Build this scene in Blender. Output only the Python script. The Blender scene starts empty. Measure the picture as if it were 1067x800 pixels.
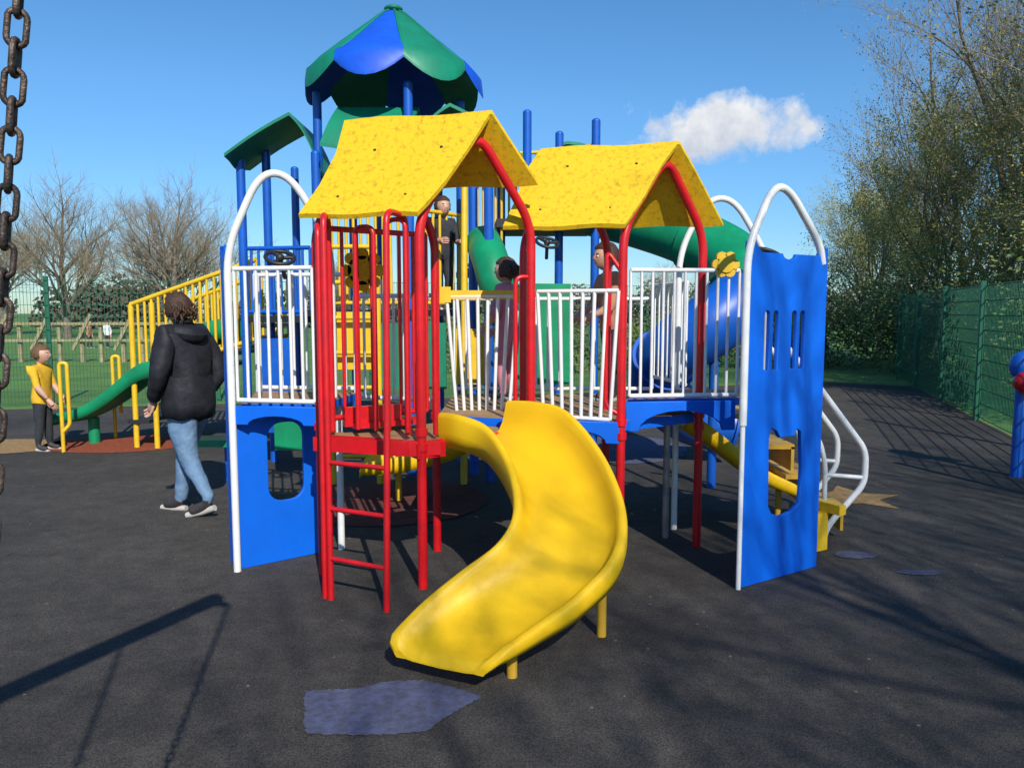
import bpy, math, random
from mathutils import Vector, Matrix, noise
R=random.Random(7)
D=bpy.data
scene=bpy.context.scene
def link(o): scene.collection.objects.link(o); return o
# ------------------------------------------------ materials
def mat(name,col,rough=.5,var=.15,scale=6,bump=.0,bscale=60,col2=None,spec=.5,thr=(.35,.7),metal=0,coat=0,detail=6,trans=0):
    m=D.materials.new(name); m.use_nodes=True; nt=m.node_tree; b=nt.nodes['Principled BSDF']
    tc=nt.nodes.new('ShaderNodeTexCoord')
    n=nt.nodes.new('ShaderNodeTexNoise'); n.inputs['Scale'].default_value=scale; n.inputs['Detail'].default_value=detail
    n.inputs['Roughness'].default_value=.65
    nt.links.new(tc.outputs['Object'],n.inputs['Vector'])
    cr=nt.nodes.new('ShaderNodeValToRGB')
    c2=col2 if col2 else tuple(c*(1-var) for c in col)
    c1=tuple(min(1,c*(1+var*.6)) for c in col) if not col2 else col
    cr.color_ramp.elements[0].position=thr[0]; cr.color_ramp.elements[0].color=(*c2,1)
    cr.color_ramp.elements[1].position=thr[1]; cr.color_ramp.elements[1].color=(*c1,1)
    nt.links.new(n.outputs['Fac'],cr.inputs['Fac']); nt.links.new(cr.outputs['Color'],b.inputs['Base Color'])
    mr=nt.nodes.new('ShaderNodeMapRange'); mr.inputs['To Min'].default_value=min(1,rough+.12); mr.inputs['To Max'].default_value=max(.05,rough-.08)
    nt.links.new(n.outputs['Fac'],mr.inputs['Value']); nt.links.new(mr.outputs['Result'],b.inputs['Roughness'])
    b.inputs['Specular IOR Level'].default_value=spec; b.inputs['Metallic'].default_value=metal
    b.inputs['Coat Weight'].default_value=coat
    if bump>0:
        n2=nt.nodes.new('ShaderNodeTexNoise'); n2.inputs['Scale'].default_value=bscale; n2.inputs['Detail'].default_value=4
        nt.links.new(tc.outputs['Object'],n2.inputs['Vector'])
        bp=nt.nodes.new('ShaderNodeBump'); bp.inputs['Strength'].default_value=bump; bp.inputs['Distance'].default_value=.01
        nt.links.new(n2.outputs['Fac'],bp.inputs['Height']); nt.links.new(bp.outputs['Normal'],b.inputs['Normal'])
    return m
M={}
M['yel']=mat('yellow_plastic',(.84,.52,.006),.46,.12,3,.10,60,col2=(.78,.46,.006),spec=.4)
M['yelroof']=mat('weathered_yellow_board',(.76,.48,.012),.68,.2,34,.14,90,col2=(.38,.23,.012),thr=(.27,.50),detail=10,spec=.3)
M['yelpaint']=mat('yellow_paint',(.80,.50,.02),.42,.15,8)
M['red']=mat('red_paint',(.64,.008,.014),.35,.2,9,.05,50,coat=.15)
M['blue']=mat('blue_board',(.002,.135,.72),.5,.12,3,.05,60,spec=.3)
M['bluep']=mat('blue_paint',(.005,.10,.50),.38,.2,6,coat=.1)
M['bluedk']=mat('blue_roof_plastic',(.004,.09,.62),.5,.2,6)
M['green']=mat('green_plastic',(.004,.26,.11),.42,.25,4)
M['greenroof']=mat('green_roof_plastic',(.004,.22,.12),.48,.25,3)
M['white']=mat('white_paint',(.80,.80,.78),.38,.08,10,coat=.1)
M['black']=mat('black_rubber',(.02,.02,.022),.5,.2,10)
M['deck']=mat('timber_deck',(.36,.22,.10),.7,.3,12,.3,60)
M['tan']=mat('tan_plastic',(.62,.36,.03),.45,.2,5)
M['steel']=mat('galvanised_steel',(.36,.35,.34),.45,.3,8,metal=.7)
M['chain']=mat('worn_chain_steel',(.14,.10,.08),.5,.55,45,.35,200,metal=.6)
M['fence']=mat('green_powder_coat',(.012,.12,.065),.45,.2,5)
M['bark']=mat('bark',(.20,.155,.12),.9,.4,7,.6,30)
M['twig']=mat('budding_twig',(.32,.25,.16),.9,.35,3)
M['bud']=mat('spring_leaf',(.36,.36,.09),.8,.4,1.2,col2=(.24,.22,.07))
M['hedgeleaf']=mat('hedge_leaf',(.19,.25,.06),.75,.4,.9,col2=(.075,.11,.03))
M['dist']=mat('distant_tree_leaf',(.12,.115,.07),.95,.4,.5,col2=(.075,.078,.055))
M['brick']=mat('brick',(.32,.15,.09),.9,.3,5,.2,20)
M['roof']=mat('clay_roof_tile',(.20,.10,.07),.9,.3,5)
M['glass']=mat('window_glass',(.03,.04,.05),.1,.1,2)
M['timber']=mat('pale_timber',(.34,.29,.16),.8,.3,6)
M['skin']=mat('skin',(.58,.33,.23),.5,.08,20)
M['lip']=mat('lips',(.40,.12,.10),.5,.1,20)
M['eye']=mat('eye_white',(.75,.73,.7),.3,.05,10)
M['dark']=mat('dark_iris',(.02,.015,.01),.3,.05,10)
M['hairb']=mat('brown_hair',(.070,.032,.016),.55,.5,70,.7,120)
M['hairl']=mat('light_brown_hair',(.16,.085,.035),.55,.4,70,.7,120)
M['jacket']=mat('black_jacket',(.018,.018,.024),.62,.4,12,1.0,11,spec=.3)
M['jeans']=mat('denim',(.19,.31,.46),.85,.35,7,.8,22,col2=(.10,.18,.30))
M['shoe']=mat('dark_shoe',(.05,.04,.04),.6,.3,20)
M['sole']=mat('shoe_sole',(.5,.46,.42),.6,.1,20)
M['tshirt']=mat('yellow_tshirt',(.74,.43,.02),.85,.2,10,.5,14)
M['trouser']=mat('dark_trousers',(.03,.033,.04),.85,.3,10)
M['pink']=mat('pink_top',(.62,.22,.28),.85,.2,10)
M['orange']=mat('rust_top',(.50,.22,.12),.85,.2,10)
M['redpatch']=mat('red_rubber_surface',(.30,.08,.04),.95,.3,20,.4,200,spec=.1)
M['tanpatch']=mat('tan_rubber_surface',(.34,.22,.10),.95,.3,20,.4,200,spec=.1)
M['bluepatch']=mat('blue_rubber_surface',(.115,.130,.225),1.0,.3,30,.7,170,col2=(.085,.088,.115),thr=(.36,.62),spec=.08,detail=10)
M['darkred']=mat('dark_red_rubber_surface',(.15,.06,.05),.95,.3,20,.4,200,spec=.1)
def asphalt():
    m=D.materials.new('dark_rubber_asphalt'); m.use_nodes=True; nt=m.node_tree; b=nt.nodes['Principled BSDF']
    tc=nt.nodes.new('ShaderNodeTexCoord')
    def N(s,d,r=.6):
        n=nt.nodes.new('ShaderNodeTexNoise'); n.inputs['Scale'].default_value=s; n.inputs['Detail'].default_value=d; n.inputs['Roughness'].default_value=r
        nt.links.new(tc.outputs['Object'],n.inputs['Vector']); return n
    big=N(.55,8,.65); mid=N(7,6,.7); fine=N(150,3,.7)
    r1=nt.nodes.new('ShaderNodeValToRGB'); r1.color_ramp.elements[0].position=.36; r1.color_ramp.elements[1].position=.64
    r1.color_ramp.elements[0].color=(.082,.077,.073,1); r1.color_ramp.elements[1].color=(.142,.132,.120,1)
    nt.links.new(big.outputs['Fac'],r1.inputs['Fac'])
    r2=nt.nodes.new('ShaderNodeValToRGB'); r2.color_ramp.elements[0].position=.3; r2.color_ramp.elements[1].position=.72
    r2.color_ramp.elements[0].color=(.68,.68,.68,1); r2.color_ramp.elements[1].color=(1.22,1.19,1.15,1)
    nt.links.new(mid.outputs['Fac'],r2.inputs['Fac'])
    r3=nt.nodes.new('ShaderNodeValToRGB'); r3.color_ramp.elements[0].position=.38; r3.color_ramp.elements[1].position=.68
    r3.color_ramp.elements[0].color=(.26,.26,.26,1); r3.color_ramp.elements[1].color=(1.0,.98,.95,1)
    nt.links.new(fine.outputs['Fac'],r3.inputs['Fac'])
    vo=nt.nodes.new('ShaderNodeTexVoronoi'); vo.inputs['Scale'].default_value=7; nt.links.new(tc.outputs['Object'],vo.inputs['Vector'])
    lt=nt.nodes.new('ShaderNodeMath'); lt.operation='LESS_THAN'; lt.inputs[1].default_value=.05; nt.links.new(vo.outputs['Distance'],lt.inputs[0])
    def mul(a,c):
        x=nt.nodes.new('ShaderNodeMix'); x.data_type='RGBA'; x.blend_type='MULTIPLY'; x.inputs[0].default_value=1
        nt.links.new(a,x.inputs[6]); nt.links.new(c,x.inputs[7]); return x.outputs[2]
    o=mul(mul(r1.outputs['Color'],r2.outputs['Color']),r3.outputs['Color'])
    mx=nt.nodes.new('ShaderNodeMix'); mx.data_type='RGBA'; mx.inputs[7].default_value=(.26,.21,.15,1)
    h=nt.nodes.new('ShaderNodeMath'); h.operation='MULTIPLY'; h.inputs[1].default_value=.7; nt.links.new(lt.outputs[0],h.inputs[0])
    nt.links.new(h.outputs[0],mx.inputs[0]); nt.links.new(o,mx.inputs[6])
    nt.links.new(mx.outputs[2],b.inputs['Base Color']); b.inputs['Roughness'].default_value=.9; b.inputs['Specular IOR Level'].default_value=.25
    bp=nt.nodes.new('ShaderNodeBump'); bp.inputs['Strength'].default_value=.7; bp.inputs['Distance'].default_value=.006
    nt.links.new(fine.outputs['Fac'],bp.inputs['Height']); nt.links.new(bp.outputs['Normal'],b.inputs['Normal'])
    return m
M['asphalt']=asphalt()
M['grass']=mat('grass',(.13,.25,.04),.9,.3,1.2,.8,40,col2=(.07,.15,.025),detail=10)
# ------------------------------------------------ mesh builder
class MB:
    def __init__(s): s.v=[]; s.f=[]; s.m=[]; s.sm=[]; s.mats=[]
    def mi(s,k):
        if k not in s.mats: s.mats.append(k)
        return s.mats.index(k)
    def add(s,vs,fs,k,smooth=False):
        o=len(s.v); s.v.extend([tuple(v) for v in vs]); i=s.mi(k)
        for f in fs: s.f.append(tuple(x+o for x in f)); s.m.append(i); s.sm.append(smooth)
    def tube(s,pts,r,k,n=10,closed=False,caps=True):
        pts=[Vector(p) for p in pts]; L=len(pts); rs=r if isinstance(r,(list,tuple)) else [r]*L
        tang=[]
        for i in range(L):
            if closed: t=pts[(i+1)%L]-pts[i-1]
            else: t=pts[min(i+1,L-1)]-pts[max(i-1,0)]
            if t.length<1e-9: t=Vector((0,0,1))
            tang.append(t.normalized())
        up=Vector((0,0,1)) if abs(tang[0].z)<.9 else Vector((1,0,0))
        nrm=(up-tang[0]*up.dot(tang[0])).normalized()
        vs=[]
        for i in range(L):
            nrm=nrm-tang[i]*nrm.dot(tang[i])
            if nrm.length<1e-6: nrm=tang[i].orthogonal()
            nrm.normalize(); bn=tang[i].cross(nrm)
            for j in range(n):
                a=2*math.pi*j/n; vs.append(pts[i]+(nrm*math.cos(a)+bn*math.sin(a))*rs[i])
        fs=[]
        for i in range(L if closed else L-1):
            i2=(i+1)%L
            for j in range(n):
                j2=(j+1)%n; fs.append((i*n+j,i*n+j2,i2*n+j2,i2*n+j))
        s.add(vs,fs,k,True)
        if caps and not closed:
            s.add([vs[j] for j in range(n)],[tuple(range(n-1,-1,-1))],k)
            s.add([vs[(L-1)*n+j] for j in range(n)],[tuple(range(n))],k)
    def box(s,c,size,k,rz=0,rx=0,ry=0):
        rot=Matrix.Rotation(rz,3,'Z')@Matrix.Rotation(ry,3,'Y')@Matrix.Rotation(rx,3,'X')
        vs=[]
        for x in(-.5,.5):
            for y in(-.5,.5):
                for z in(-.5,.5): vs.append(Vector(c)+rot@Vector((x*size[0],y*size[1],z*size[2])))
        s.add(vs,[(0,1,3,2),(4,6,7,5),(0,4,5,1),(2,3,7,6),(0,2,6,4),(1,5,7,3)],k)
    def slab(s,poly,z0,z1,k,kside=None):
        n=len(poly)
        s.add([(p[0],p[1],z1) for p in poly],[tuple(range(n))],k)
        s.add([(p[0],p[1],z0) for p in poly],[tuple(range(n-1,-1,-1))],k)
        vs=[(p[0],p[1],z0) for p in poly]+[(p[0],p[1],z1) for p in poly]
        s.add(vs,[(i,(i+1)%n,n+(i+1)%n,n+i) for i in range(n)],kside or k)
    def grid(s,rows,k,thick=None,smooth=True):
        h=len(rows); w=len(rows[0]); vs=[Vector(p) for r in rows for p in r]
        fs=[(i*w+j,i*w+j+1,(i+1)*w+j+1,(i+1)*w+j) for i in range(h-1) for j in range(w-1)]
        s.add(vs,fs,k,smooth)
        if thick:
            t=Vector(thick); v2=[v+t for v in vs]
            s.add(v2,[f[::-1] for f in fs],k,smooth)
            border=[j for j in range(w)]+[i*w+w-1 for i in range(1,h)]+[(h-1)*w+j for j in range(w-2,-1,-1)]+[i*w for i in range(h-2,0,-1)]
            n=len(border); bv=[vs[b] for b in border]+[v2[b] for b in border]
            s.add(bv,[(i,n+i,n+(i+1)%n,(i+1)%n) for i in range(n)],k)
    def sphere(s,c,r,k,nu=16,nv=10,fn=None):
        rr=(r,r,r) if not isinstance(r,(tuple,list)) else r
        vs=[]
        for i in range(nv+1):
            ph=math.pi*i/nv
            for j in range(nu):
                th=2*math.pi*j/nu
                d=Vector((math.sin(ph)*math.cos(th),math.sin(ph)*math.sin(th),math.cos(ph)))
                p=Vector((d.x*rr[0],d.y*rr[1],d.z*rr[2]))
                if fn: p=fn(d,p)
                vs.append(Vector(c)+p)
        fs=[(i*nu+j,(i+1)*nu+j,(i+1)*nu+(j+1)%nu,i*nu+(j+1)%nu) for i in range(nv) for j in range(nu)]
        s.add(vs,fs,k,True)
    def obj(s,name,parent=None,loc=None,rz=0):
        me=D.meshes.new(name); me.from_pydata(s.v,[],s.f)
        for k in s.mats: me.materials.append(M[k])
        me.polygons.foreach_set('material_index',s.m); me.polygons.foreach_set('use_smooth',s.sm); me.update()
        o=D.objects.new(name,me); link(o)
        if parent: o.parent=parent
        if loc: o.location=loc
        o.rotation_euler=(0,0,rz)
        return o
def empty(name,loc=(0,0,0)):
    e=D.objects.new(name,None); e.location=loc; return link(e)
def cat(pts,n=8,closed=False):
    P=[Vector(p) for p in pts]; out=[]; L=len(P)
    rng=range(L) if closed else range(L-1)
    for i in rng:
        if closed: p0,p1,p2,p3=P[i-1],P[i],P[(i+1)%L],P[(i+2)%L]
        else: p0=P[max(i-1,0)];p1=P[i];p2=P[i+1];p3=P[min(i+2,L-1)]
        for q in range(n):
            t=q/n; out.append(.5*((2*p1)+(p2-p0)*t+(2*p0-5*p1+4*p2-p3)*t*t+(3*p1-p0-3*p2+p3)*t**3))
    if not closed: out.append(P[-1])
    return out
def resample(pts,n):
    P=[Vector(p) for p in pts]; d=[0]
    for i in range(1,len(P)): d.append(d[-1]+(P[i]-P[i-1]).length)
    out=[]; j=0
    for i in range(n):
        t=d[-1]*i/(n-1)
        while j<len(P)-2 and d[j+1]<t: j+=1
        k=(t-d[j])/max(1e-9,d[j+1]-d[j]); out.append(P[j].lerp(P[j+1],min(1,max(0,k))))
    return out
def fillet(pts,r=.08,n=6):
    P=[Vector(p) for p in pts]; out=[P[0]]
    for i in range(1,len(P)-1):
        a=(P[i-1]-P[i]); b=(P[i+1]-P[i]); ra=min(r,a.length*.49); rb=min(r,b.length*.49)
        s=P[i]+a.normalized()*ra; e=P[i]+b.normalized()*rb
        for q in range(n+1):
            t=q/n; out.append(s*(1-t)**2+P[i]*2*t*(1-t)+e*t*t)
    out.append(P[-1]); return out
def panel(name,outline,holes,origin,d,th,m,parent=None):
    cu=D.curves.new(name,'CURVE'); cu.dimensions='2D'; cu.fill_mode='BOTH'; cu.extrude=th/2; cu.bevel_depth=.004; cu.bevel_resolution=1
    for pl in [outline]+holes:
        sp=cu.splines.new('POLY'); sp.points.add(len(pl)-1)
        for i,p in enumerate(pl): sp.points[i].co=(p[0],p[1],0,1)
        sp.use_cyclic_u=True
    o=D.objects.new(name+'_c',cu); link(o)
    dg=bpy.context.evaluated_depsgraph_get(); me=D.meshes.new_from_object(o.evaluated_get(dg))
    D.objects.remove(o)
    d=Vector((d[0],d[1],0)).normalized()
    mt=Matrix(((d.x,0,d.y,origin[0]),(d.y,0,-d.x,origin[1]),(0,1,0,origin[2]),(0,0,0,1)))
    me.transform(mt); me.materials.clear(); me.materials.append(M[m])
    ob=D.objects.new(name,me); link(ob); ob.parent=parent; return ob
def archpts(x0,x1,z0,z1,n=8):
    r=(x1-x0)/2; c=(x0+x1)/2
    return [(x0,z0),(x1,z0)]+[(c+r*math.cos(math.pi*i/n),z1-r+r*math.sin(math.pi*i/n)) for i in range(n+1)]
def roundrect(x0,x1,z0,z1,r,n=5):
    out=[]
    for cx,cz,a0 in((x1-r,z1-r,0),(x0+r,z1-r,90),(x0+r,z0+r,180),(x1-r,z0+r,270)):
        for i in range(n+1):
            a=math.radians(a0+90*i/n); out.append((cx+r*math.cos(a),cz+r*math.sin(a)))
    return out
def railing(mb,p0,p1,zb,zt,n,r,k,rt=None,zb1=None,zt1=None):
    zb1=zb if zb1 is None else zb1; zt1=zt if zt1 is None else zt1; rt=rt or r*1.5
    a=Vector((*p0,0)); b=Vector((*p1,0))
    mb.tube([(p0[0],p0[1],zt),(p1[0],p1[1],zt1)],rt,k,8); mb.tube([(p0[0],p0[1],zb),(p1[0],p1[1],zb1)],rt,k,8)
    for i in range(n):
        t=i/(n-1); p=a.lerp(b,t)
        mb.tube([(p.x,p.y,zb+(zb1-zb)*t),(p.x,p.y,zt+(zt1-zt)*t)],r,k,6)
# ------------------------------------------------ ground
g=MB(); g.add([(-400,-200,0),(400,-200,0),(400,900,0),(-400,900,0)],[(0,1,2,3)],'grass'); g.obj('grass_ground')
g=MB(); g.add([(-9,-9,.005),(3.5,-9,.005),(5.75,8.3,.005),(8.1,15.4,.005),(6.5,16.6,.005),(0,13.6,.005),(-9.6,11.3,.005),(-16,9.6,.005),(-16,-9,.005)],[tuple(range(9))],'asphalt'); g.obj('playground_surface')
def patch(name,cx,cy,rx,ry,k,seed=0,jag=.08,z=.010,rot=0,pts=None):
    mb=MB(); rr=random.Random(seed); n=48; vs=[]
    if pts:
        base=resample([(*p,0) for p in pts]+[(*pts[0],0)],130)[:-1]
        for p in base:
            q=noise.noise(Vector((p.x*14,p.y*14,seed)))*jag*.7
            vs.append((p.x+q+jag*.7*(rr.random()-.5),p.y+q*.7+jag*.7*(rr.random()-.5),z))
    else:
        for i in range(n):
            a=2*math.pi*i/n; q=1+jag*(rr.random()-.5)
            x=rx*math.cos(a)*q; y=ry*math.sin(a)*q
            vs.append((cx+x*math.cos(rot)-y*math.sin(rot),cy+x*math.sin(rot)+y*math.cos(rot),z))
    mb.add(vs,[tuple(range(len(vs)))],k); return mb.obj(name)
patch('blue_ground_marking',0,0,0,0,'bluepatch',1,.016,pts=[(-.82,2.91),(-.735,2.60),(-.46,2.59),(-.30,2.62),(-.24,2.72),(-.11,2.87),(-.22,2.93),(-.36,3.0),(-.50,2.99),(-.62,2.93)])
patch('blue_ground_marking',1.1,8.4,.8,.9,'bluepatch',2,.1)
patch('blue_ground_marking',2.12,4.62,.13,.07,'bluepatch',3,.2)
patch('blue_ground_marking',2.35,4.3,.13,.045,'bluepatch',4,.2)
patch('red_ground_circle',-4.45,8.65,.85,.6,'redpatch',5,.02)
patch('tan_ground_circle',-5.75,8.45,.75,.5,'tanpatch',6,.02)
patch('dark_red_ground_circle',-1.0,6.0,.8,.75,'darkred',7,.02)
st=[]
for i in range(10):
    a=math.radians(36*i+10); r=.42 if i%2==0 else .2
    st.append((2.75+r*math.cos(a),6.1+r*math.sin(a)))
patch('tan_star_marking',0,0,0,0,'tanpatch',8,.012,pts=st)
# ------------------------------------------------ front climbing frame
CF=empty('playground_climbing_frame')
A=Vector((-.484,4.06,0)); C=Vector((.11,4.47,0)); B=Vector((-1.08,4.28,0)); Dd=Vector((-.47,4.72,0))
E=Vector((.634,4.43,0)); F=Vector((1.18,4.80,0)); E2=Vector((.07,4.62,0)); F2=Vector((.62,5.02,0))
def V(p,z): return Vector((p[0],p[1],z))
rt=MB(); rr_=.026
def gable(mb,a,c,zb,za):
    m=(a+c)/2
    mb.tube(fillet([V(a,.0),V(a,zb),V(m,za),V(c,zb),V(c,0)],.13,8),rr_,'red',12)
gable(rt,A,C,2.00,2.47); gable(rt,B,Dd,1.98,2.44)
gable(rt,E,F,1.97,2.41); gable(rt,E2,F2,1.95,2.36)
def clampring(p,z): rt.tube([V(p,z-.02),V(p,z+.02)],.034,'red',12)
for p in(A,B,C,Dd,E,F,E2,F2):
    for z in(.78,.86): clampring(p,z)
la=Vector((-.946,3.894,0)); lb=Vector((-.628,3.726,0))
la_t=Vector((-.99,4.10,0)); lb_t=Vector((-.62,3.98,0))
for lo,hi,back in((la,la_t,Vector((-1.0,4.24,0))),(lb,lb_t,Vector((-.56,4.10,0)))):
    rt.tube(fillet([V(lo,0),V(lo.lerp(hi,.3),.86),V(lo.lerp(hi,.55),2.0),V(back,2.0),V(back,.84)],.07,6),.017,'red',10)
rt.tube(fillet([V(la,0)+Vector((-.035,.02,0)),V(la.lerp(la_t,.3),.86)+Vector((-.035,.02,0)),V(la.lerp(la_t,.55),1.95)+Vector((-.035,.02,0)),V(B,1.95)],.07,6),.015,'red',10)
for z in(.22,.48,.72):
    t=z/.86*.3; rt.tube([V(la.lerp(la_t,t),z),V(lb.lerp(lb_t,t),z)],.013,'red',8)
for t0,t1,zt in((.12,.30,1.98),(.42,.60,1.95)):
    p=A.lerp(B,t0)+Vector((-.0,-.03,0)); q=A.lerp(B,t1)+Vector((0,-.03,0))
    rt.tube(fillet([V(p,.86),V(p,zt),V(q,zt),V(q,.86)],.05,6),.013,'red',8)
railing(rt,(B.x+.05,B.y+.035),(Dd.x-.05,Dd.y-.035),.9,1.96,8,.011,'red',.016)
rt.tube([V(A.lerp(C,.12),.84),V(A.lerp(C,.12),1.62)],.014,'red',8)
rt.tube(fillet([V(C,1.7),V(C+Vector((-.09,-.03,0)),1.7),V(C+Vector((-.09,-.03,0)),.9),V(C,.9)],.05,6),.014,'red',8)
rt.tube(fillet([V(E,1.72),V(E+Vector((-.09,.02,0)),1.85),V(E+Vector((-.09,.02,0)),.95),V(E,.9)],.05,6),.014,'red',8)
rt.obj('red_tube_frame',CF)
dk=MB()
dk.slab([tuple(A.xy),tuple(C.xy),tuple(Dd.xy),tuple(B.xy)],.76,.815,'deck','red')
dk.slab([(A.x-.06,A.y-.04),(A.x+.10,A.y+.02),(B.x+.06,B.y-.10),(B.x-.02,B.y-.08)],.735,.812,'red')
dk.slab([(-.50,4.02),(-.36,4.12),(-.42,4.2),(-.55,4.1)],.72,.80,'red')
dk.slab([(.12,4.52),(.62,4.46),(1.16,4.84),(1.1,6.0),(-.45,6.0),(-.46,4.75)],.80,.86,'deck','blue')
dk.slab([(-1.56,4.40),(-1.09,4.34),(-1.0,5.0),(-1.7,5.1)],.93,.975,'deck','blue')
dk.slab([(.70,4.62),(1.36,4.66),(1.75,5.0),(1.2,5.3)],.93,.975,'deck','blue')
dk.box((-.80,4.38,.91),(.34,.03,.11),'red',.55)
dk.box((-.75,4.46,.86),(.42,.2,.03),'red',.55)
dk.obj('decks',CF)
def gableroof(name,a,c,zr,zn,ridge_len,eave_len,sright,sh=0.):
    mb=MB(); ac=c-a; ad=Vector((-.977,.21,0)).normalized()
    def row(s,z,l,n=8):
        base=a+ac*s+Vector((sh,-.01,0))
        return [V(base-ad*.06+ad*(l+.06)*i/n,z+.006*math.sin(i*1.1+s*3)) for i in range(n+1)]
    rows=[row(-.13,zn,eave_len),row(-.05,zn+.055,eave_len+.02),row(.1,zn+.17,eave_len+.05),row(.3,zn+.355,eave_len+.1),row(.5,zr,ridge_len)]
    mb.grid(rows,'yelroof',(0,.012,-.022),True)
    rows=[row(.5,zr+.002,ridge_len),row(.7,zn+.40 if sright<1 else zn+.36,ridge_len-.04),row(sright,zn+.22 if sright<1 else zn+.06,ridge_len-.08)]
    mb.grid(rows,'yelroof',(0,-.010,-.022),True)
    for s,z in((0,zn+.09),(.3,zn+.357)):
        for t in(.12,.75):
            p=V(a+ac*s+ad*eave_len*t,z+.008); mb.sphere(p,(.010,.010,.008),'black',8,6)
    return mb.obj(name,CF)
gableroof('gable_roof',A,C,2.57,2.01,.79,.60,.93,.02)
gableroof('gable_roof',E,F,2.485,1.99,.76,.64,1.1,.01)
d=(.84,.54)
def topcurve(L,z,h):
    pts=[(L,z+h)]
    pts+=[(L-.05,z+h),(L-.075,z),(.52*L+.07,z)]
    for i in range(9):
        a=math.pi*i/8; pts.append((.5*L+.06*math.cos(a),z-.03*math.sin(a)))
    pts+=[(.10,z),(.07,z+h*.6),(.05,z+h*1.2),(0,z+h*1.2)]
    return pts
holes=[archpts(.135,.185,1.17,1.50),archpts(.205,.255,1.17,1.50),archpts(.36,.41,1.17,1.50),archpts(.43,.48,1.17,1.50),
       [(.21,.42),(.24,.37),(.32,.345),(.42,.36),(.49,.40),(.50,.6),(.48,.82),(.44,.84),(.42,.80),(.30,.80),(.27,.84),(.22,.86),(.20,.8)]]
panel('castle_panel',[(0,0),(.66,.0)]+topcurve(.66,1.80,.045),holes,(1.23,4.06,.01),d,.018,'blue',CF)
panel('arch_panel_low',[(0,0),(.50,0),(.50,.94),(0,.94)],[roundrect(.17,.40,.36,.84,.09)],(-1.585,4.375,.01),(.78,.62),.018,'blue',CF)
panel('castle_panel_side',[(0,0),(.20,0),(.20,1.80),(.15,1.86),(.07,1.78),(0,1.86)],[],(-1.69,4.53,.01),(.48,-.87),.018,'blue',CF)
def fascia(p0,p1,zt,name,h=.17,rise=.12):
    L=(Vector(p1)-Vector(p0)).length; pts=[(0,zt),(0,zt-h),(.05,zt-h)]
    for i in range(11):
        a=math.pi*(1-i/10); pts.append((L/2+(L/2-.07)*math.cos(a),zt-h+rise*math.sin(a)))
    pts+=[(L-.05,zt-h),(L,zt-h),(L,zt)]
    panel(name,pts,[],(p0[0],p0[1],0),(p1[0]-p0[0],p1[1]-p0[1]),.02,'blue',CF)
fascia((.68,4.53),(1.34,4.60),.965,'deck_fascia')
fascia((-1.57,4.34),(-1.10,4.28),.965,'deck_fascia',.10,.05)
fascia((.14,4.50),(.62,4.42),.86,'deck_fascia',.12,.07)
w=MB()
railing(w,(-1.56,4.345),(-1.10,4.255),1.0,1.74,8,.0095,'white',.014)
railing(w,(.70,4.56),(1.36,4.63),1.0,1.745,11,.0095,'white',.014)
def bowed(p0,p1,zb,zt,n,lean,k='white'):
    a=Vector((*p0,0)); b=Vector((*p1,0)); dd=(b-a)
    top0=a-dd*lean; top1=b+dd*lean
    w.tube([V(top0,zt),V(top1,zt)],.013,k,8); w.tube([V(a,zb),V(b,zb)],.013,k,8)
    for i in range(n):
        t=i/(n-1); w.tube([V(a.lerp(b,t),zb),V(top0.lerp(top1,t),zt)],.012,k,6)
bowed((.19,4.60),(.57,4.43),.875,1.62,8,.10)
bowed((-.36,4.98),(-.02,5.02),.84,1.60,8,.18)
railing(w,(-.45,6.0),(1.1,6.0),.9,1.6,18,.010,'white')
railing(w,(-1.7,5.1),(-1.0,5.0),1.0,1.74,9,.0095,'white')
railing(w,(-1.02,4.98),(-.48,4.78),.95,1.60,9,.0095,'white')
railing(w,(1.2,5.3),(1.1,5.95),1.0,1.7,8,.010,'white')
w.tube(fillet([(-1.59,4.33,0),(-1.59,4.33,1.85),(-1.40,4.35,2.27),(-1.25,4.42,2.27),(-1.05,4.5,1.9),(-1.05,4.5,1.0)],.16,8),.021,'white',12)
w.tube(fillet([(1.225,4.04,.9),(1.225,4.04,1.83),(1.38,4.14,2.16),(1.49,4.21,2.16),(1.73,4.37,1.88),(1.76,4.40,1.77)],.13,8),.021,'white',12)
w.tube([(1.225,4.04,0),(1.225,4.04,1.0)],.014,'white',10)
w.tube(fillet([(1.12,5.2,.0),(1.12,5.2,1.9),(1.3,5.2,2.25),(1.48,5.2,2.25),(1.72,5.2,1.85),(1.72,5.2,0)],.16,8),.021,'white',12)
w.tube([(-1.08,4.75,0),(-1.08,4.75,.95)],.022,'white',10)
w.tube([(1.02,5.0,0),(1.02,5.0,.93)],.022,'steel',10)
w.tube([(-1.68,5.08,0),(-1.68,5.08,1.74)],.022,'white',10)
for y,o in((4.95,-.05),(5.5,.0)):
    w.tube(fillet([(1.80+o,y,1.30),(2.02+o,y,1.04),(2.36+o,y,.60),(2.36+o,y,.38),(2.13+o,y,.10),(2.10+o,y,0)],.07,6),.020,'white',12)
    w.tube(fillet([(1.95+o,y,.80),(2.06+o,y,.66),(2.10+o,y,.5),(2.10+o,y,.1)],.06,6),.016,'white',10)
    w.tube([(2.10+o,y,.44),(2.36+o,y,.42)],.014,'white',10)
w.obj('white_handrails',CF)
y=MB()
for i in range(4):
    z=.22+.2*i; x=2.08-.17*i
    y.box((x,5.22,z),(.22,.5,.03),'tan'); y.box((x+.1,5.22,z-.08),(.02,.5,.16),'tan')
y.box((1.93,4.72,.13),(.10,.05,.24),'yelpaint',.5); y.box((1.97,4.78,.28),(.06,.3,.06),'yelpaint',.5)
zz=1.61
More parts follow.
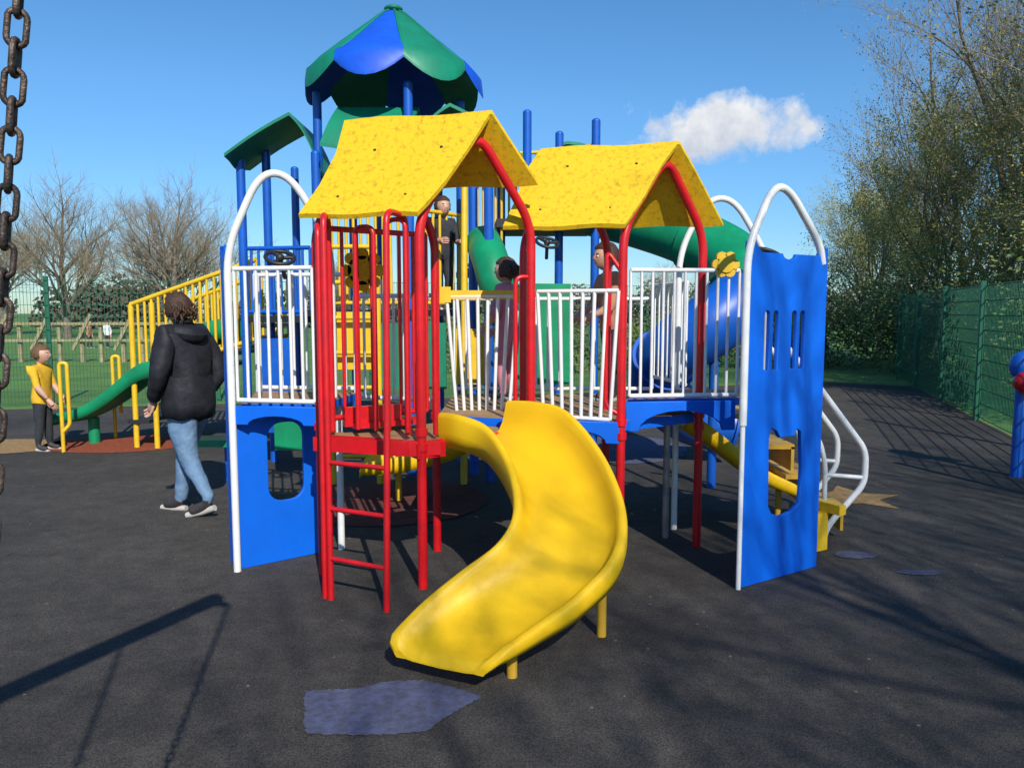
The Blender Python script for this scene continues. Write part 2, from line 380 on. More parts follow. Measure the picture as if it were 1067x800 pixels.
p0=Vector((-.43,4.975,zz)); p1=Vector((.05,5.035,zz))
y.box((p0+p1)/2,((p1-p0).length,.03,.055),'yelpaint',math.atan2(p1.y-p0.y,p1.x-p0.x))
for p in(p0,p1): y.box(p,(.07,.04,.10),'yelpaint',.12)
c0=Vector((-.87,4.50,1.74))
y.tube([c0,c0+Vector((.0,.03,0))],.085,'yelroof',20)
for i in range(8):
    a=math.pi*i/4; y.tube([c0+Vector((.095*math.cos(a),.0,.095*math.sin(a))),c0+Vector((.095*math.cos(a),.03,.095*math.sin(a)))],.035,'yelroof',10)
y.obj('yellow_details',CF)
def wheel(c,r,k,name,nrm=(0,-1,.5)):
    mb=MB(); q=Vector(nrm).to_track_quat('Z','Y')
    mb.tube([Vector(c)+q@Vector((r*math.cos(a),r*math.sin(a),0)) for a in [2*math.pi*i/24 for i in range(24)]],.013,k,8,True)
    for i in range(3):
        a=2*math.pi*i/3; mb.tube([Vector(c),Vector(c)+q@Vector((r*math.cos(a),r*math.sin(a),0))],.012,k,6)
    mb.sphere(c,.028,k,10,8); mb.tube([Vector(c),Vector(c)+Vector((0,.1,-.12))],.014,k,8)
    mb.obj(name,CF)
wheel((-1.42,4.75,1.83),.085,'black','steering_wheel',(.2,-.5,.9))
wheel((1.50,4.55,1.83),.085,'black','steering_wheel',(.2,-.5,.9))
wheel((.28,6.2,2.05),.09,'black','steering_wheel',(.2,-.5,.9))
yy=MB()
for i in range(6):
    a=math.pi*i/3; yy.tube([Vector((1.27+.05*math.cos(a),4.60,1.78+.05*math.sin(a))),Vector((1.27+.05*math.cos(a),4.63,1.78+.05*math.sin(a)))],.032,'yelpaint',10)
yy.tube([(1.27,4.59,1.78),(1.27,4.64,1.78)],.05,'yelpaint',12)
yy.obj('flower_toy',CF)
# ------------------------------------------------ slides
def slide(name,Lp,Rp,k,depth0,depth1,n=46,feet=()):
    Ls=resample(cat(Lp,8),n); Rs=resample(cat(Rp,8),n)
    prof=[(.012,-1.0),(-.012,-.55),(-.012,-.14),(.0,-.03),(.02,.0),(.045,-.0),(.065,-.06),(.085,-.3),(.115,-.6),(.17,-.85),(.28,-.97),(.5,-1.0)]
    prof=prof+[(1-a,b) for a,b in prof[::-1][1:]]
    und=[(.93,-1.0),(.88,-.95),(.8,-1.1),(.5,-1.22),(.2,-1.1),(.12,-.95),(.07,-1.0)]
    rows=[]
    for i in range(n):
        t=i/(n-1); dep=depth0+(depth1-depth0)*(t**1.6)
        l,r=Ls[i],Rs[i]
        rows.append([l.lerp(r,a)+Vector((0,0,b*dep)) for a,b in prof+und])
    dirn=((Ls[-1]+Rs[-1])-(Ls[-3]+Rs[-3])); dirn.z=0; dirn.normalize()
    c=sum((p for p in rows[-1]),Vector())/len(rows[-1])
    for off,dz,sc in((.035,-.012,.97),(.06,-.035,.9),(.065,-.06,.8)):
        rows.append([c+(p-c)*sc+dirn*off+Vector((0,0,dz-(p.z-c.z)*.3)) for p in rows[n-1]])
    w_=len(rows[0]); h=len(rows); mb=MB()
    vs=[p for r in rows for p in r]
    mb.add(vs,[(i*w_+j,i*w_+(j+1)%w_,(i+1)*w_+(j+1)%w_,(i+1)*w_+j) for i in range(h-1) for j in range(w_)],k,True)
    mb.add(rows[-1],[tuple(range(w_))],k,False); mb.add(rows[0],[tuple(range(w_-1,-1,-1))],k,False)
    for fp in feet: mb.tube(fp[0],fp[1],fp[2],12)
    return mb.obj(name)
slide('yellow_slide',
 [(-.40,4.16,.95),(-.30,4.06,.95),(-.14,3.94,.90),(-.02,3.68,.76),(.01,3.48,.60),(-.06,3.36,.48),(-.225,3.27,.375),(-.37,3.18,.28),(-.475,3.10,.195)],
 [(-.01,4.42,.99),(.14,4.28,1.0),(.30,4.12,.97),(.455,3.80,.80),(.515,3.45,.62),(.47,3.25,.46),(.30,3.10,.33),(.13,2.98,.255),(-.01,2.87,.205)],
 'yel',.19,.06,56,feet=[([(0.0,3.04,0),(0.0,3.04,.17)],.022,'tan'),([(.415,3.44,0),(.415,3.44,.40)],.022,'tan'),([(-.14,3.2,0),(-.14,3.2,.2)],.022,'tan')])
slide('green_slide',
 [(-3.0,8.3,1.45),(-3.4,8.3,1.35),(-3.8,8.35,1.02),(-4.1,8.35,.92),(-4.5,8.4,.62),(-4.8,8.4,.44),(-5.12,8.4,.37)],
 [(-3.0,8.95,1.45),(-3.4,8.95,1.35),(-3.8,8.95,1.02),(-4.1,8.95,.92),(-4.5,8.95,.62),(-4.8,8.95,.44),(-5.12,8.95,.37)],
 'green',.22,.10,50,feet=[([(-4.78,8.7,0),(-4.78,8.7,.3)],.06,'green')])
slide('yellow_slide',
 [(-.1,6.6,.75),(-.2,6.2,.66),(-.45,5.9,.52),(-.8,5.75,.42),(-1.1,5.75,.36)],
 [(-.5,6.7,.75),(-.6,6.5,.66),(-.72,6.35,.52),(-.95,6.22,.42),(-1.15,6.2,.36)],
 'yel',.2,.10,30,feet=[([(-.9,6.0,0),(-.9,6.0,.3)],.025,'yelpaint')])
slide('yellow_slide',
 [(1.15,5.0,.86),(1.35,4.98,.72),(1.62,4.94,.50),(1.85,4.92,.38)],
 [(1.15,5.42,.86),(1.35,5.40,.72),(1.62,5.36,.50),(1.85,5.34,.38)],
 'yel',.13,.08,24,feet=[([(1.8,5.1,0),(1.8,5.1,.3)],.02,'tan')])
# ------------------------------------------------ rear climbing frame
RF=empty('playground_tower')
b=MB()
posts=[(-1.80,7.3,3.5),(-1.62,7.95,3.5),(-1.40,8.15,3.5),(-.92,7.0,3.5),(-.76,8.1,3.5),(-.50,7.6,3.5),
 (-2.56,7.4,2.93),(-2.38,7.6,3.03),(-2.3,8.3,3.0),(-1.75,7.0,2.9),(.145,7.5,3.38),(-.11,7.9,3.28),(.47,7.8,3.25),(.80,7.5,3.30),(-.35,7.0,3.0),(-.20,6.7,2.8)]
for p in posts:
    b.tube([(p[0],p[1],0),(p[0],p[1],p[2])],.042,'bluep',12); b.sphere((p[0],p[1],p[2]),(.043,.043,.03),'bluep',12,6)
b.obj('blue_posts',RF)
c=Vector((-1.12,7.55,0)); ro=MB()
N=8
for s in range(N):
    k='bluedk' if s%2 else 'greenroof'; rows=[]
    for (r,z,sc) in((.03,4.33,0),(.14,4.27,0),(.32,4.12,.0),(.53,3.94,.0),(.70,3.80,.01),(.80,3.71,.03),(.815,3.60,.06)):
        row=[]
        for q in range(9):
            a=2*math.pi*(s+q/8)/N+.25; bulge=1+.045*math.sin(math.pi*q/8)
            zz_=z-sc*math.sin(math.pi*q/8)*1.4+(0.08*sc/.06)*(abs(q-4)/4)**2
            row.append((c.x+r*bulge*math.cos(a),c.y+r*bulge*math.sin(a),zz_))
        rows.append(row)
    ro.grid(rows,k,(0,0,-.02))
    a=2*math.pi*s/N+.25
    ro.tube([(c.x+r*math.cos(a),c.y+r*math.sin(a),z+.006) for r,z in((.03,4.33),(.14,4.27),(.32,4.12),(.53,3.94),(.70,3.80),(.80,3.72))],.012,'greenroof',6)
ro.sphere((c.x,c.y,4.34),(.09,.09,.035),'greenroof')
ro.obj('octagonal_roof',RF)
cn=MB()
def curved(p0,p1,wv,k,sag=.06,n=8):
    rows=[]
    for i in range(n+1):
        t=i/n; p=Vector(p0).lerp(Vector(p1),t)+Vector((0,0,sag*math.sin(math.pi*t)))
        rows.append([p+Vector(wv)*(j/6)+Vector((0,0,.035*math.cos(j/6*2*math.pi)*t)) for j in range(7)])
    cn.grid(rows,k,(0,0,-.03))
curved((-2.02,7.15,3.30),(-2.62,7.15,2.90),(0,.7,.0),'greenroof',.02); curved((-2.02,7.15,3.30),(-1.74,7.15,2.74),(0,.7,0),'greenroof',.08)
curved((-1.58,7.15,3.34),(-1.66,6.8,2.92),(.74,0,0),'greenroof',.03); curved((-1.58,7.15,3.34),(-1.60,7.6,2.9),(.74,0,0),'greenroof',.04)
curved((-.55,7.0,3.34),(.10,7.0,2.85),(0,.9,0),'greenroof',.05); curved((-.55,7.0,3.34),(-.90,7.0,2.95),(0,.9,0),'greenroof',.05)
curved((.60,7.9,3.20),(.88,7.9,3.05),(0,.6,0),'greenroof',.03); curved((.60,7.9,3.20),(.45,7.9,3.1),(0,.6,0),'greenroof',.03)
cn.obj('green_canopies',RF)
bd=MB()
bd.slab([(-1.9,7.1),(-.9,6.9),(-.4,7.5),(-.8,8.2),(-1.6,8.2)],1.46,1.52,'black')
bd.slab([(-2.6,7.4),(-1.9,7.2),(-1.7,8.2),(-2.5,8.4)],1.40,1.46,'black')
bd.slab([(-.15,7.4),(.8,7.4),(.8,8.3),(-.15,8.3)],2.30,2.38,'black')
bd.slab([(-.5,7.5),(.1,7.4),(.1,8.3),(-.6,8.3)],1.86,1.92,'black')
bd.obj('platforms',RF)
yb=MB()
railing(yb,(-1.80,7.2),(-.95,6.95),1.58,2.42,13,.014,'yelpaint',.02)
railing(yb,(-.9,7.0),(-.45,7.55),1.58,2.42,9,.014,'yelpaint',.02)
railing(yb,(-2.56,7.42),(-1.9,7.3),1.5,2.1,10,.014,'bluep',.02)
railing(yb,(-.1,7.9),(.46,7.8),2.42,3.08,9,.013,'yelpaint',.018)
railing(yb,(.47,7.8),(.76,7.52),2.42,3.08,6,.013,'yelpaint',.018)
railing(yb,(-.45,7.55),(-.1,7.45),1.95,2.75,7,.013,'yelpaint',.018)
yb.tube([(-.42,6.6,0),(-.42,6.9,2.6)],.03,'yelpaint',8)
for i in range(7): yb.tube([(-1.55,6.6,.25+.3*i),(-1.15,6.6,.25+.3*i)],.02,'yelpaint',8)
yb.tube([(-1.55,6.6,0),(-1.55,6.6,1.9)],.03,'yelpaint',8); yb.tube([(-1.15,6.6,0),(-1.15,6.6,1.9)],.03,'yelpaint',8)
yb.box((-1.35,6.7,1.25),(.34,.04,.5),'yelpaint'); yb.box((-.35,6.9,1.1),(.3,.04,.5),'yelpaint')
yb.obj('yellow_barriers',RF)
gp=MB()
gp.tube(cat([(-.26,7.0,2.12),(-.20,6.75,1.98),(-.12,6.6,1.7),(-.05,6.9,1.35)],8),.16,'green',18)
gp.box((-1.9,6.9,.5),(.5,.05,.5),'green'); gp.box((.25,6.9,1.3),(.55,.06,.9),'green',.2)
gp.box((-.9,7.0,1.1),(.6,.05,.6),'greenroof'); gp.box((-2.5,6.6,.38),(.5,.25,.06),'green'); gp.box((-2.5,6.7,.2),(.06,.06,.38),'bluep')
gp.box((-2.25,7.3,.8),(.3,.05,.9),'bluep')
gp.obj('play_panels',RF)
ts=MB(); path=cat([(.8,8.0,2.55),(1.2,7.75,2.42),(1.65,7.4,2.22),(1.98,7.05,1.98),(2.0,6.65,1.68),(1.7,6.45,1.42),(1.4,6.6,1.18),(1.32,7.0,.92),(1.5,7.4,.65),(1.8,7.6,.45),(2.2,7.6,.35)],8)
m_=len(path)//2-8
for i0,i1,k in((0,18,'green'),(18,m_+2,'green'),(m_+2,m_+20,'bluep'),(m_+20,len(path)-1,'bluep')):
    ts.tube(path[i0:i1+1],.27,k,24)
    ts.tube(path[i1-1:i1+1],.30,k,24)
ts.tube([path[40],(path[40].x,path[40].y,0)],.04,'bluep',10)
ts.obj('tube_slide',RF)
sb=MB()
for yo in(8.3,9.4):
    railing(sb,(-4.15,yo+.1),(-2.7,yo-.1),.80,1.58,19,.016,'yelpaint',.026,1.22,2.05)
    sb.tube([(-4.15,yo+.1,.0),(-4.15,yo+.1,1.58)],.03,'yelpaint',8); sb.tube([(-3.9,yo+.05,.0),(-3.9,yo+.05,1.6)],.03,'yelpaint',8)
for i in range(8): sb.box((-4.1+.2*i,8.85,.3+.15*i),(.24,1.0,.04),'black')
sb.obj('yellow_stair',RF)
hr=MB()
hr.tube(fillet([(-4.80,8.12,0),(-4.80,8.12,.96),(-4.73,8.14,.96),(-4.73,8.14,.30),(-4.80,8.12,.22)],.035,5),.020,'yelpaint',10)
hr.tube(fillet([(-4.72,9.05,0),(-4.72,9.05,.98),(-4.65,9.07,.98),(-4.65,9.07,.3)],.035,5),.020,'yelpaint',10)
hr.obj('yellow_hoop_rail')
# ------------------------------------------------ toy on right edge
tr=MB()
tr.tube([(4.60,6.9,0),(4.60,6.9,1.1)],.05,'bluep',12)
tr.sphere((4.60,6.85,1.02),(.15,.10,.14),'bluep',16,10); tr.sphere((4.60,6.80,.88),(.14,.10,.11),'red',16,10)
tr.sphere((4.55,6.72,.90),(.05,.04,.05),'white',10,8); tr.box((4.68,6.88,.7),(.2,.05,.2),'red')
tr.obj('play_post_toy')
# ------------------------------------------------ fences
def fence(name,pts,h,sp=.06,hs=.2,wr=.003,postgap=2.5):
    mb=MB()
    for (x0,y0),(x1,y1) in zip(pts[:-1],pts[1:]):
        a=Vector((x0,y0,0)); bb=Vector((x1,y1,0)); L=(bb-a).length; ang=math.atan2(y1-y0,x1-x0)
        n=int(L/sp)
        for i in range(n+1):
            p=a.lerp(bb,i/n); mb.box((p.x,p.y,h/2+.03),(wr*2,wr*2,h-.04),'fence',ang)
        k=int(h/hs)
        for j in range(k+1):
            z=.05+j*(h-.05)/k
            for o in(-1,1):
                q=(a+bb)/2+Vector((-math.sin(ang),math.cos(ang),0))*o*wr*2.1
                mb.box((q.x,q.y,z),(L,wr*2,wr*2.6),'fence',ang)
        m=max(1,int(L/postgap))
        for i in range(m+1):
            p=a.lerp(bb,i/m)+Vector((-math.sin(ang),math.cos(ang),0))*.04; mb.box((p.x,p.y,h/2+.03),(.06,.06,h+.06),'fence',ang)
    return mb.obj(name)
fence('mesh_fence',[(-16,9.9),(-9.8,11.6),(0,13.9),(6.5,16.9)],2.0,.05,.2,.0026)
fence('mesh_fence',[(4.6,5.2),(5.72,8.3),(7.95,15.0),(8.6,17)],1.86,.06,.2,.0028,2.2)
# ------------------------------------------------ vegetation
def mktree(seed,H,r0,depth,leaf=0,leafsize=.05,leafk='bud',spread=.55,kids=3,upb=.25,lowstart=.3):
    rr=random.Random(seed); mb=MB()
    def branch(p,d,L,r,lv):
        n=4 if lv<2 else 3; pts=[p.copy()]; q=p.copy(); dd=d.copy()
        for i in range(n):
            dd=(dd+Vector((rr.uniform(-1,1),rr.uniform(-1,1),rr.uniform(-.6,1)*.8))*(.10+.05*lv)).normalized()
            q=q+dd*(L/n); pts.append(q.copy())
        rs=[r*(1-.45*i/n) for i in range(n+1)]
        mb.tube(pts,rs,'bark' if lv<3 else 'twig',8 if lv<1 else (5 if lv<3 else 3),caps=False)
        if lv>=depth:
            if leaf:
                for _ in range(leaf):
                    t=rr.random()*n; i=min(n-1,int(t)); c=pts[i].lerp(pts[i+1],t-i)+Vector((rr.gauss(0,1),rr.gauss(0,1),rr.gauss(0,1)))*leafsize*1.6
                    u=Vector((rr.gauss(0,1),rr.gauss(0,1),rr.gauss(0,1))).normalized()*leafsize*rr.uniform(.5,1.2); v=u.orthogonal().normalized()*leafsize*.5
                    mb.add([c-u,c+v,c+u,c-v],[(0,1,2,3)],leafk)
            return
        kn=kids+(1 if rr.random()<.4 else 0)
        if lv==0: kn+=3
        for j in range(kn):
            t=(lowstart+(1-lowstart)*(j+rr.random())/kn) if lv==0 else rr.uniform(.3,1)
            t=min(t,.999)*n; i=min(n-1,int(t)); c=pts[i].lerp(pts[i+1],t-i)
            az=rr.uniform(0,2*math.pi); o=dd.orthogonal().normalized(); o=Matrix.Rotation(az,3,dd)@o
            nd=(dd*(1-spread*rr.uniform(.6,1.1))+o*spread*rr.uniform(.8,1.4)+Vector((0,0,upb))).normalized()
            branch(c,nd,L*rr.uniform(.55,.78),rs[i]*rr.uniform(.45,.62),lv+1)
        branch(pts[-1],dd,L*.7,rs[-1]*.9,lv+1)
    branch(Vector((0,0,0)),Vector((0,0,1)),H*.42,r0,0)
    return mb
def place(mb,name,locs):
    o=mb.obj(name,None,locs[0][:3],locs[0][3]); o.scale=(locs[0][4],)*3; out=[o]
    for l in locs[1:]:
        q=D.objects.new(name,o.data); link(q); q.location=l[:3]; q.rotation_euler=(0,0,l[3]); q.scale=(l[4],)*3; out.append(q)
    return out
tA=mktree(11,10,.30,5,0,spread=.52,kids=4,upb=.2,lowstart=.25)
place(tA,'bare_tree',[(-26,45,0,0,.88),(-20.5,47,0,2,.92),(-33,50,0,4,.9),(-23,52,0,5,.85),(-12,52,0,1,.5),(12,60,0,2.5,.5)])
tS=mktree(29,9,.19,5,0,spread=.5,kids=3)
place(tS,'bare_tree',[(4.9,-4.4,0,1,.95),(3.7,-7.0,0,3,1.0),(7.1,-2.6,0,4.1,.9)])
tB=mktree(5,10,.14,5,2,.04,spread=.42,kids=3,upb=.34,lowstart=.15)
place(tB,'budding_tree',[(10.4,16.5,0,0,1.0),(11.5,13.0,0,2,1.05),(12.4,21,0,1,.95),(13.8,18,0,5,1.15),(10.0,10.2,0,2.7,.95),(14.2,27,0,4,.95)])
tC=mktree(8,8,.12,5,6,.045,spread=.5,kids=3,upb=.2,lowstart=.1)
place(tC,'budding_tree',[(11.0,19.5,0,1,.85),(10.2,14.3,0,3,.8),(13.4,28,0,2,.9),(9.0,11.2,0,.5,.68),(16.0,35,0,0,.9),(12.2,16.2,0,2.2,.95)])
def foliage(name,blobs,n,size,k,seed,zmin=0,cut=-.18):
    rr=random.Random(seed); mb=MB(); tot=sum(b_[3]*b_[4]*b_[5] for b_ in blobs)
    vs=[];fs=[]
    for b_ in blobs:
        cnt=int(n*b_[3]*b_[4]*b_[5]/tot)
        for _ in range(cnt):
            dv=Vector((rr.gauss(0,1),rr.gauss(0,1),rr.gauss(0,1))).normalized(); q=rr.random()**.4
            p=Vector((b_[0]+dv.x*b_[3]*q,b_[1]+dv.y*b_[4]*q,b_[2]+dv.z*b_[5]*q))
            nn=noise.noise(p*1.1)
            if nn<cut and q>.5: continue
            if p.z<zmin: continue
            p+=dv*nn*.45
            u=Vector((rr.gauss(0,1),rr.gauss(0,1),rr.gauss(0,1))).normalized()*size*rr.uniform(.5,1.2); v=u.orthogonal().normalized()*size*.55
            o=len(vs); vs+= [p-u,p+v,p+u,p-v]; fs.append((o,o+1,o+2,o+3))
    mb.add(vs,fs,k); return mb.obj(name)
bl=[]
rr=random.Random(3)
for i in range(22):
    t=i/21; x=7.6+3.0*t; yv=9.5+14*t
    bl.append((x+rr.uniform(.2,1.2),yv,rr.uniform(.8,1.6),rr.uniform(.9,1.4),rr.uniform(.9,1.3),rr.uniform(1.1,1.7)))
for i in range(12):
    bl.append((8.0+rr.uniform(-1.0,2.5),19+i*.9,rr.uniform(.8,1.9),rr.uniform(1.1,1.7),1.2,rr.uniform(1.0,1.7)))
foliage('hedge',bl,80000,.055,'hedgeleaf',4,0,-.1)
bl=[]
for i in range(20):
    bl.append((9.2+i*.15+rr.uniform(0,2.5),10.5+i*1.0,rr.uniform(2.6,4.8),rr.uniform(.9,1.4),1.1,rr.uniform(.8,1.3)))
foliage('hedge',bl,45000,.045,'bud',5,0,0.0)
bl=[]
for i in range(70):
    x=-90+i*2.6; bl.append((x+rr.uniform(-1,1),72+rr.uniform(-4,4),rr.uniform(.6,2.0),2.2,2,rr.uniform(1.4,3.2)))
foliage('distant_trees',bl,60000,.28,'dist',6)
bl=[]
for i in range(22):
    x=-7+i*.75; bl.append((x,17.5+.2*i+rr.uniform(-.5,.5),rr.uniform(.2,.6),.8,.7,rr.uniform(.5,.9)))
foliage('shrub_row',bl[8:],24000,.06,'hedgeleaf',9)
h=MB(); h.box((-54,112,1.4),(9,6,2.8),'brick')
h.add([(-58.7,108.8,2.8),(-49.3,108.8,2.8),(-49.3,115.2,2.8),(-58.7,115.2,2.8),(-58.7,112,4.9),(-49.3,112,4.9)],[(0,1,5,4),(2,3,4,5),(1,2,5),(3,0,4)],'roof')
for x in(-57,-54.5,-51.5): h.box((x,108.98,1.7),(1.1,.06,1.0),'glass')
h.box((-50,108.97,1.0),(.9,.06,2.0),'white'); h.box((-52.5,112.5,5.0),(.7,.7,1.2),'brick')
h.obj('brick_house')
h=MB()
for i in range(15):
    x=-17.2+i*.62+R.uniform(-.06,.06); h.box((x,23.0,.6),(.10,.10,1.2),'timber')
h.box((-12.9,22.9,1.15),(9,.06,.08),'timber'); h.box((-12.9,22.9,.65),(9,.06,.08),'timber')
for i in range(7): h.box((-16.5+i*1.24,22.85,.9),(.09,.05,1.2),'timber',0,0,.5)
h.obj('timber_fence')
# ------------------------------------------------ chain swing
SW=empty('swing_frame')
sf=MB(); b0=Vector((-.66,1.08,2.32)); b1=Vector((-2.1,-2.1,2.32))
sf.tube([b0,b1],.055,'steel',12)
sf.tube([(-1.12,.05,2.32),(-1.18,.0,0)],.035,'steel',10); sf.tube([b1,b1+Vector((-.5,.2,-2.32))],.035,'steel',10); sf.tube([b1,b1+Vector((.5,-.2,-2.32))],.035,'steel',10)
sf.tube([(-.68,1.03,2.32),(-.575,1.0,2.31)],.02,'steel',8)
sf.obj('beam',SW)
def chain(name,p0,p1):
    mb=MB(); p0=Vector(p0); p1=Vector(p1); L=(p1-p0).length; pitch=.036; n=int(L/pitch); dv=(p1-p0).normalized()
    for i in range(n):
        aa=.35+math.pi/2*(i%2)+.12*math.sin(i*2.3)
        c_=p0+dv*pitch*(i+.5); side=Vector((math.cos(aa),math.sin(aa),0)); side=(side-dv*side.dot(dv)).normalized()
        pts=[]
        for q in range(18):
            a=2*math.pi*q/18; ca,sa=math.cos(a),math.sin(a)
            pts.append(c_+side*.0108*ca+dv*(.0108*sa+(.011 if sa>0 else -.011)))
        mb.tube(pts,.0040,'chain',8,True)
    mb.obj(name,SW)
chain('chain_front',(-.568,1.0,2.3),(-.76,.99,.62))
chain('chain_rear',(-.88,.55,2.3),(-.83,.55,.62))
ss=MB(); ss.box((-.795,.78,.60),(.16,.46,.03),'black',.1); ss.obj('seat',SW)
# ------------------------------------------------ people
def person(name,loc,ang,H,cols,hair,elbows,wrists,knees,ankles,lean=0,child=False,bulk=1.0,headyaw=0,hairstyle='short',jacket=False,pelv=(0,0)):
    root=empty(name,loc); root.rotation_euler=(0,0,ang)
    hs=1.28 if child else 1.0
    hh=.067*hs*H
    zc=H-hh; neckz=zc-hh*.95
    shz=neckz-.035*H; lx=lean
    pel=Vector((pelv[0],pelv[1],.50*H))
    chest=Vector((lx*.8,0,shz-.06*H)); neck=Vector((lx,0,neckz-.01*H)); sp=pel.lerp(chest,.5)
    sw=.105*H*bulk**.3; hw=.048*H
    J=[];Rr=[];Ed=[];Em=[]
    def j(p,r,par=None,m=None):
        J.append(Vector(p)); Rr.append(r if isinstance(r,tuple) else (r,r))
        if par is not None: Ed.append((par,len(J)-1)); Em.append(m)
        return len(J)-1
    top,bot,sh,sk=cols['top'],cols['bottom'],cols['shoe'],'skin'
    p0=j(pel,(.078*H*bulk,.088*H*bulk)); s1=j(sp,(.07*H*bulk,.08*H*bulk),p0,top); c1=j(chest,(.075*H*bulk,.10*H*bulk),s1,top)
    n1=j(neck,.036*H*(1.5 if jacket else 1),c1,top); n2=j((lx+.005,0,zc-hh*.4),.032*H,n1,sk)
    sleeve=cols.get('sleeve',top)
    hands=[]
    for s,(e,wv) in zip((1,-1),zip(elbows,wrists)):
        S=j((chest.x,s*sw,shz-.015*H),.044*H*bulk,c1,top)
        Ev=Vector((e[0]*H+chest.x,s*(sw+e[1]*H),e[2]*H)); Wv=Vector((wv[0]*H+chest.x,s*(sw+wv[1]*H),wv[2]*H))
        mid=j(J[S].lerp(Ev,.5),.038*H*bulk,S,top); Ei=j(Ev,.031*H*bulk,mid,sleeve); m2=j(Ev.lerp(Wv,.5),.028*H*bulk,Ei,cols.get('fore',sleeve)); Wi=j(Wv,.020*H*(1.2 if jacket else 1),m2,cols.get('fore',sleeve))
        hands.append((Wv,(Wv-Ev).normalized(),s))
    for s,(k,a) in zip((1,-1),zip(knees,ankles)):
        hp=j((pel.x,s*hw,.47*H),.062*H*bulk**.6,p0,bot)
        Kv=Vector((k[0]*H,s*(hw+k[1]*H),k[2]*H)); Av=Vector((a[0]*H,s*(hw+a[1]*H),a[2]*H))
        th=j(J[hp].lerp(Kv,.5),.054*H*bulk**.5,hp,bot); ki=j(Kv,.041*H,th,bot); cf=j(Kv.lerp(Av,.35),.040*H,ki,bot); ai=j(Av,.029*H,cf,bot)
        tilt=a[3]*H if len(a)>3 else 0
        t1=j(Av+Vector((.035*H,0,-.022*H-tilt*.4)),.028*H,ai,sh); j(Av+Vector((.10*H,s*.01*H,-.030*H-tilt)),.022*H,t1,sh)
    me=D.meshes.new(name+'_sk'); me.from_pydata([tuple(v) for v in J],Ed,[]); o=D.objects.new(name+'_sk',me); link(o)
    sm=o.modifiers.new('s','SKIN'); sm.use_smooth_shade=True
    for i,sv in enumerate(me.skin_vertices[0].data): sv.radius=Rr[i]; sv.use_root=(i==0)
    su=o.modifiers.new('u','SUBSURF'); su.levels=2; su.render_levels=2
    dg=bpy.context.evaluated_depsgraph_get(); dg.update(); bm=D.meshes.new_from_object(o.evaluated_get(dg)); D.objects.remove(o)
    keys=[]
    for m_ in Em:
        if m_ not in keys: keys.append(m_)
    bm.materials.clear()
    for k_ in keys: bm.materials.append(M[k_])
    for f in bm.polygons:
        c_=Vector(f.center); best=1e9;bi=0
        for i,(a_,b_) in enumerate(Ed):
            pa,pb=J[a_],J[b_]; ab_=pb-pa; t=max(0,min(1,(c_-pa).dot(ab_)/max(1e-9,ab_.length_squared)))
            dd=(c_-(pa+ab_*t)).length-(Rr[a_][0]*(1-t)+Rr[b_][0]*t)*.8
            if dd<best: best=dd;bi=i
        mk=Em[bi]
        if c_.z>.455*H and mk==bot: mk=top
        f.material_index=keys.index(mk); f.use_smooth=True
    bo=D.objects.new('body',bm); link(bo); bo.parent=root
    for v in bm.vertices:
        if v.co.z>.06*H and v.co.z<neckz-.01:
            q=noise.noise(Vector(v.co)*(9/H)+Vector((H*7,0,0)))*.010*H+(noise.noise(Vector(v.co)*(24/H))*.005*H if jacket else 0); v.co+=v.normal*q
    hd=MB(); HC=Vector((lx+.02*H,0,zc)); ry=Matrix.Rotation(headyaw,3,'Z')
    rx_,ry_,rz_=hh*.92,hh*.74,hh
    def hf(d_,p):
        if d_.z<0:
            tp=1+.28*d_.z; p.y*=tp
            if d_.x<0: p.x*=1+.35*d_.z
        if d_.x>0:
            p.x+=hh*.20*math.exp(-((d_.y/.13)**2+((d_.z+.12)/.16)**2))
            p.x-=hh*.06*math.exp(-(((abs(d_.y)-.33)/.14)**2+((d_.z-.05)/.12)**2))
            p.x+=hh*.07*math.exp(-((d_.y/.25)**2+((d_.z+.62)/.16)**2))
        return ry@p
    hd.sphere(HC,(rx_,ry_,rz_),'skin',32,24,hf)
    for s in(1,-1):
        hd.sphere(HC+ry@Vector((-.02*hh,s*hh*.74,-.08*hh)),(hh*.16,hh*.07,hh*.22),'skin',10,8)
        hd.sphere(HC+ry@Vector((.80*hh,s*.30*hh,.04*hh)),hh*.085,'eye',10,8); hd.sphere(HC+ry@Vector((.865*hh,s*.30*hh,.04*hh)),hh*.045,'dark',8,6)
        hd.tube([HC+ry@Vector((.85*hh,s*.18*hh,.20*hh)),HC+ry@Vector((.80*hh,s*.44*hh,.20*hh))],hh*.03,hair,6)
    hd.sphere(HC+ry@Vector((.80*hh,0,-.42*hh)),(hh*.09,hh*.24,hh*.05),'lip',12,6)
    hd.obj('head',root)
    hr_=MB()
    def hairf(d_,p):
        face=(d_.x>.25 and d_.z<.48)
        low=d_.z<(-.55 if hairstyle!='short' else -.35)
        sc=1.0
        if face or low: sc=.80
        n_=noise.noise(Vector((d_.x,d_.y,d_.z))*7+Vector((3,1,2)))*.10
        return ry@(p*(sc+n_*(0 if sc<1 else 1)))
    hr_.sphere(HC+ry@Vector((-.04*hh,0,.05*hh)),(rx_*1.13,ry_*1.18,rz_*1.09),hair,40,28,hairf)
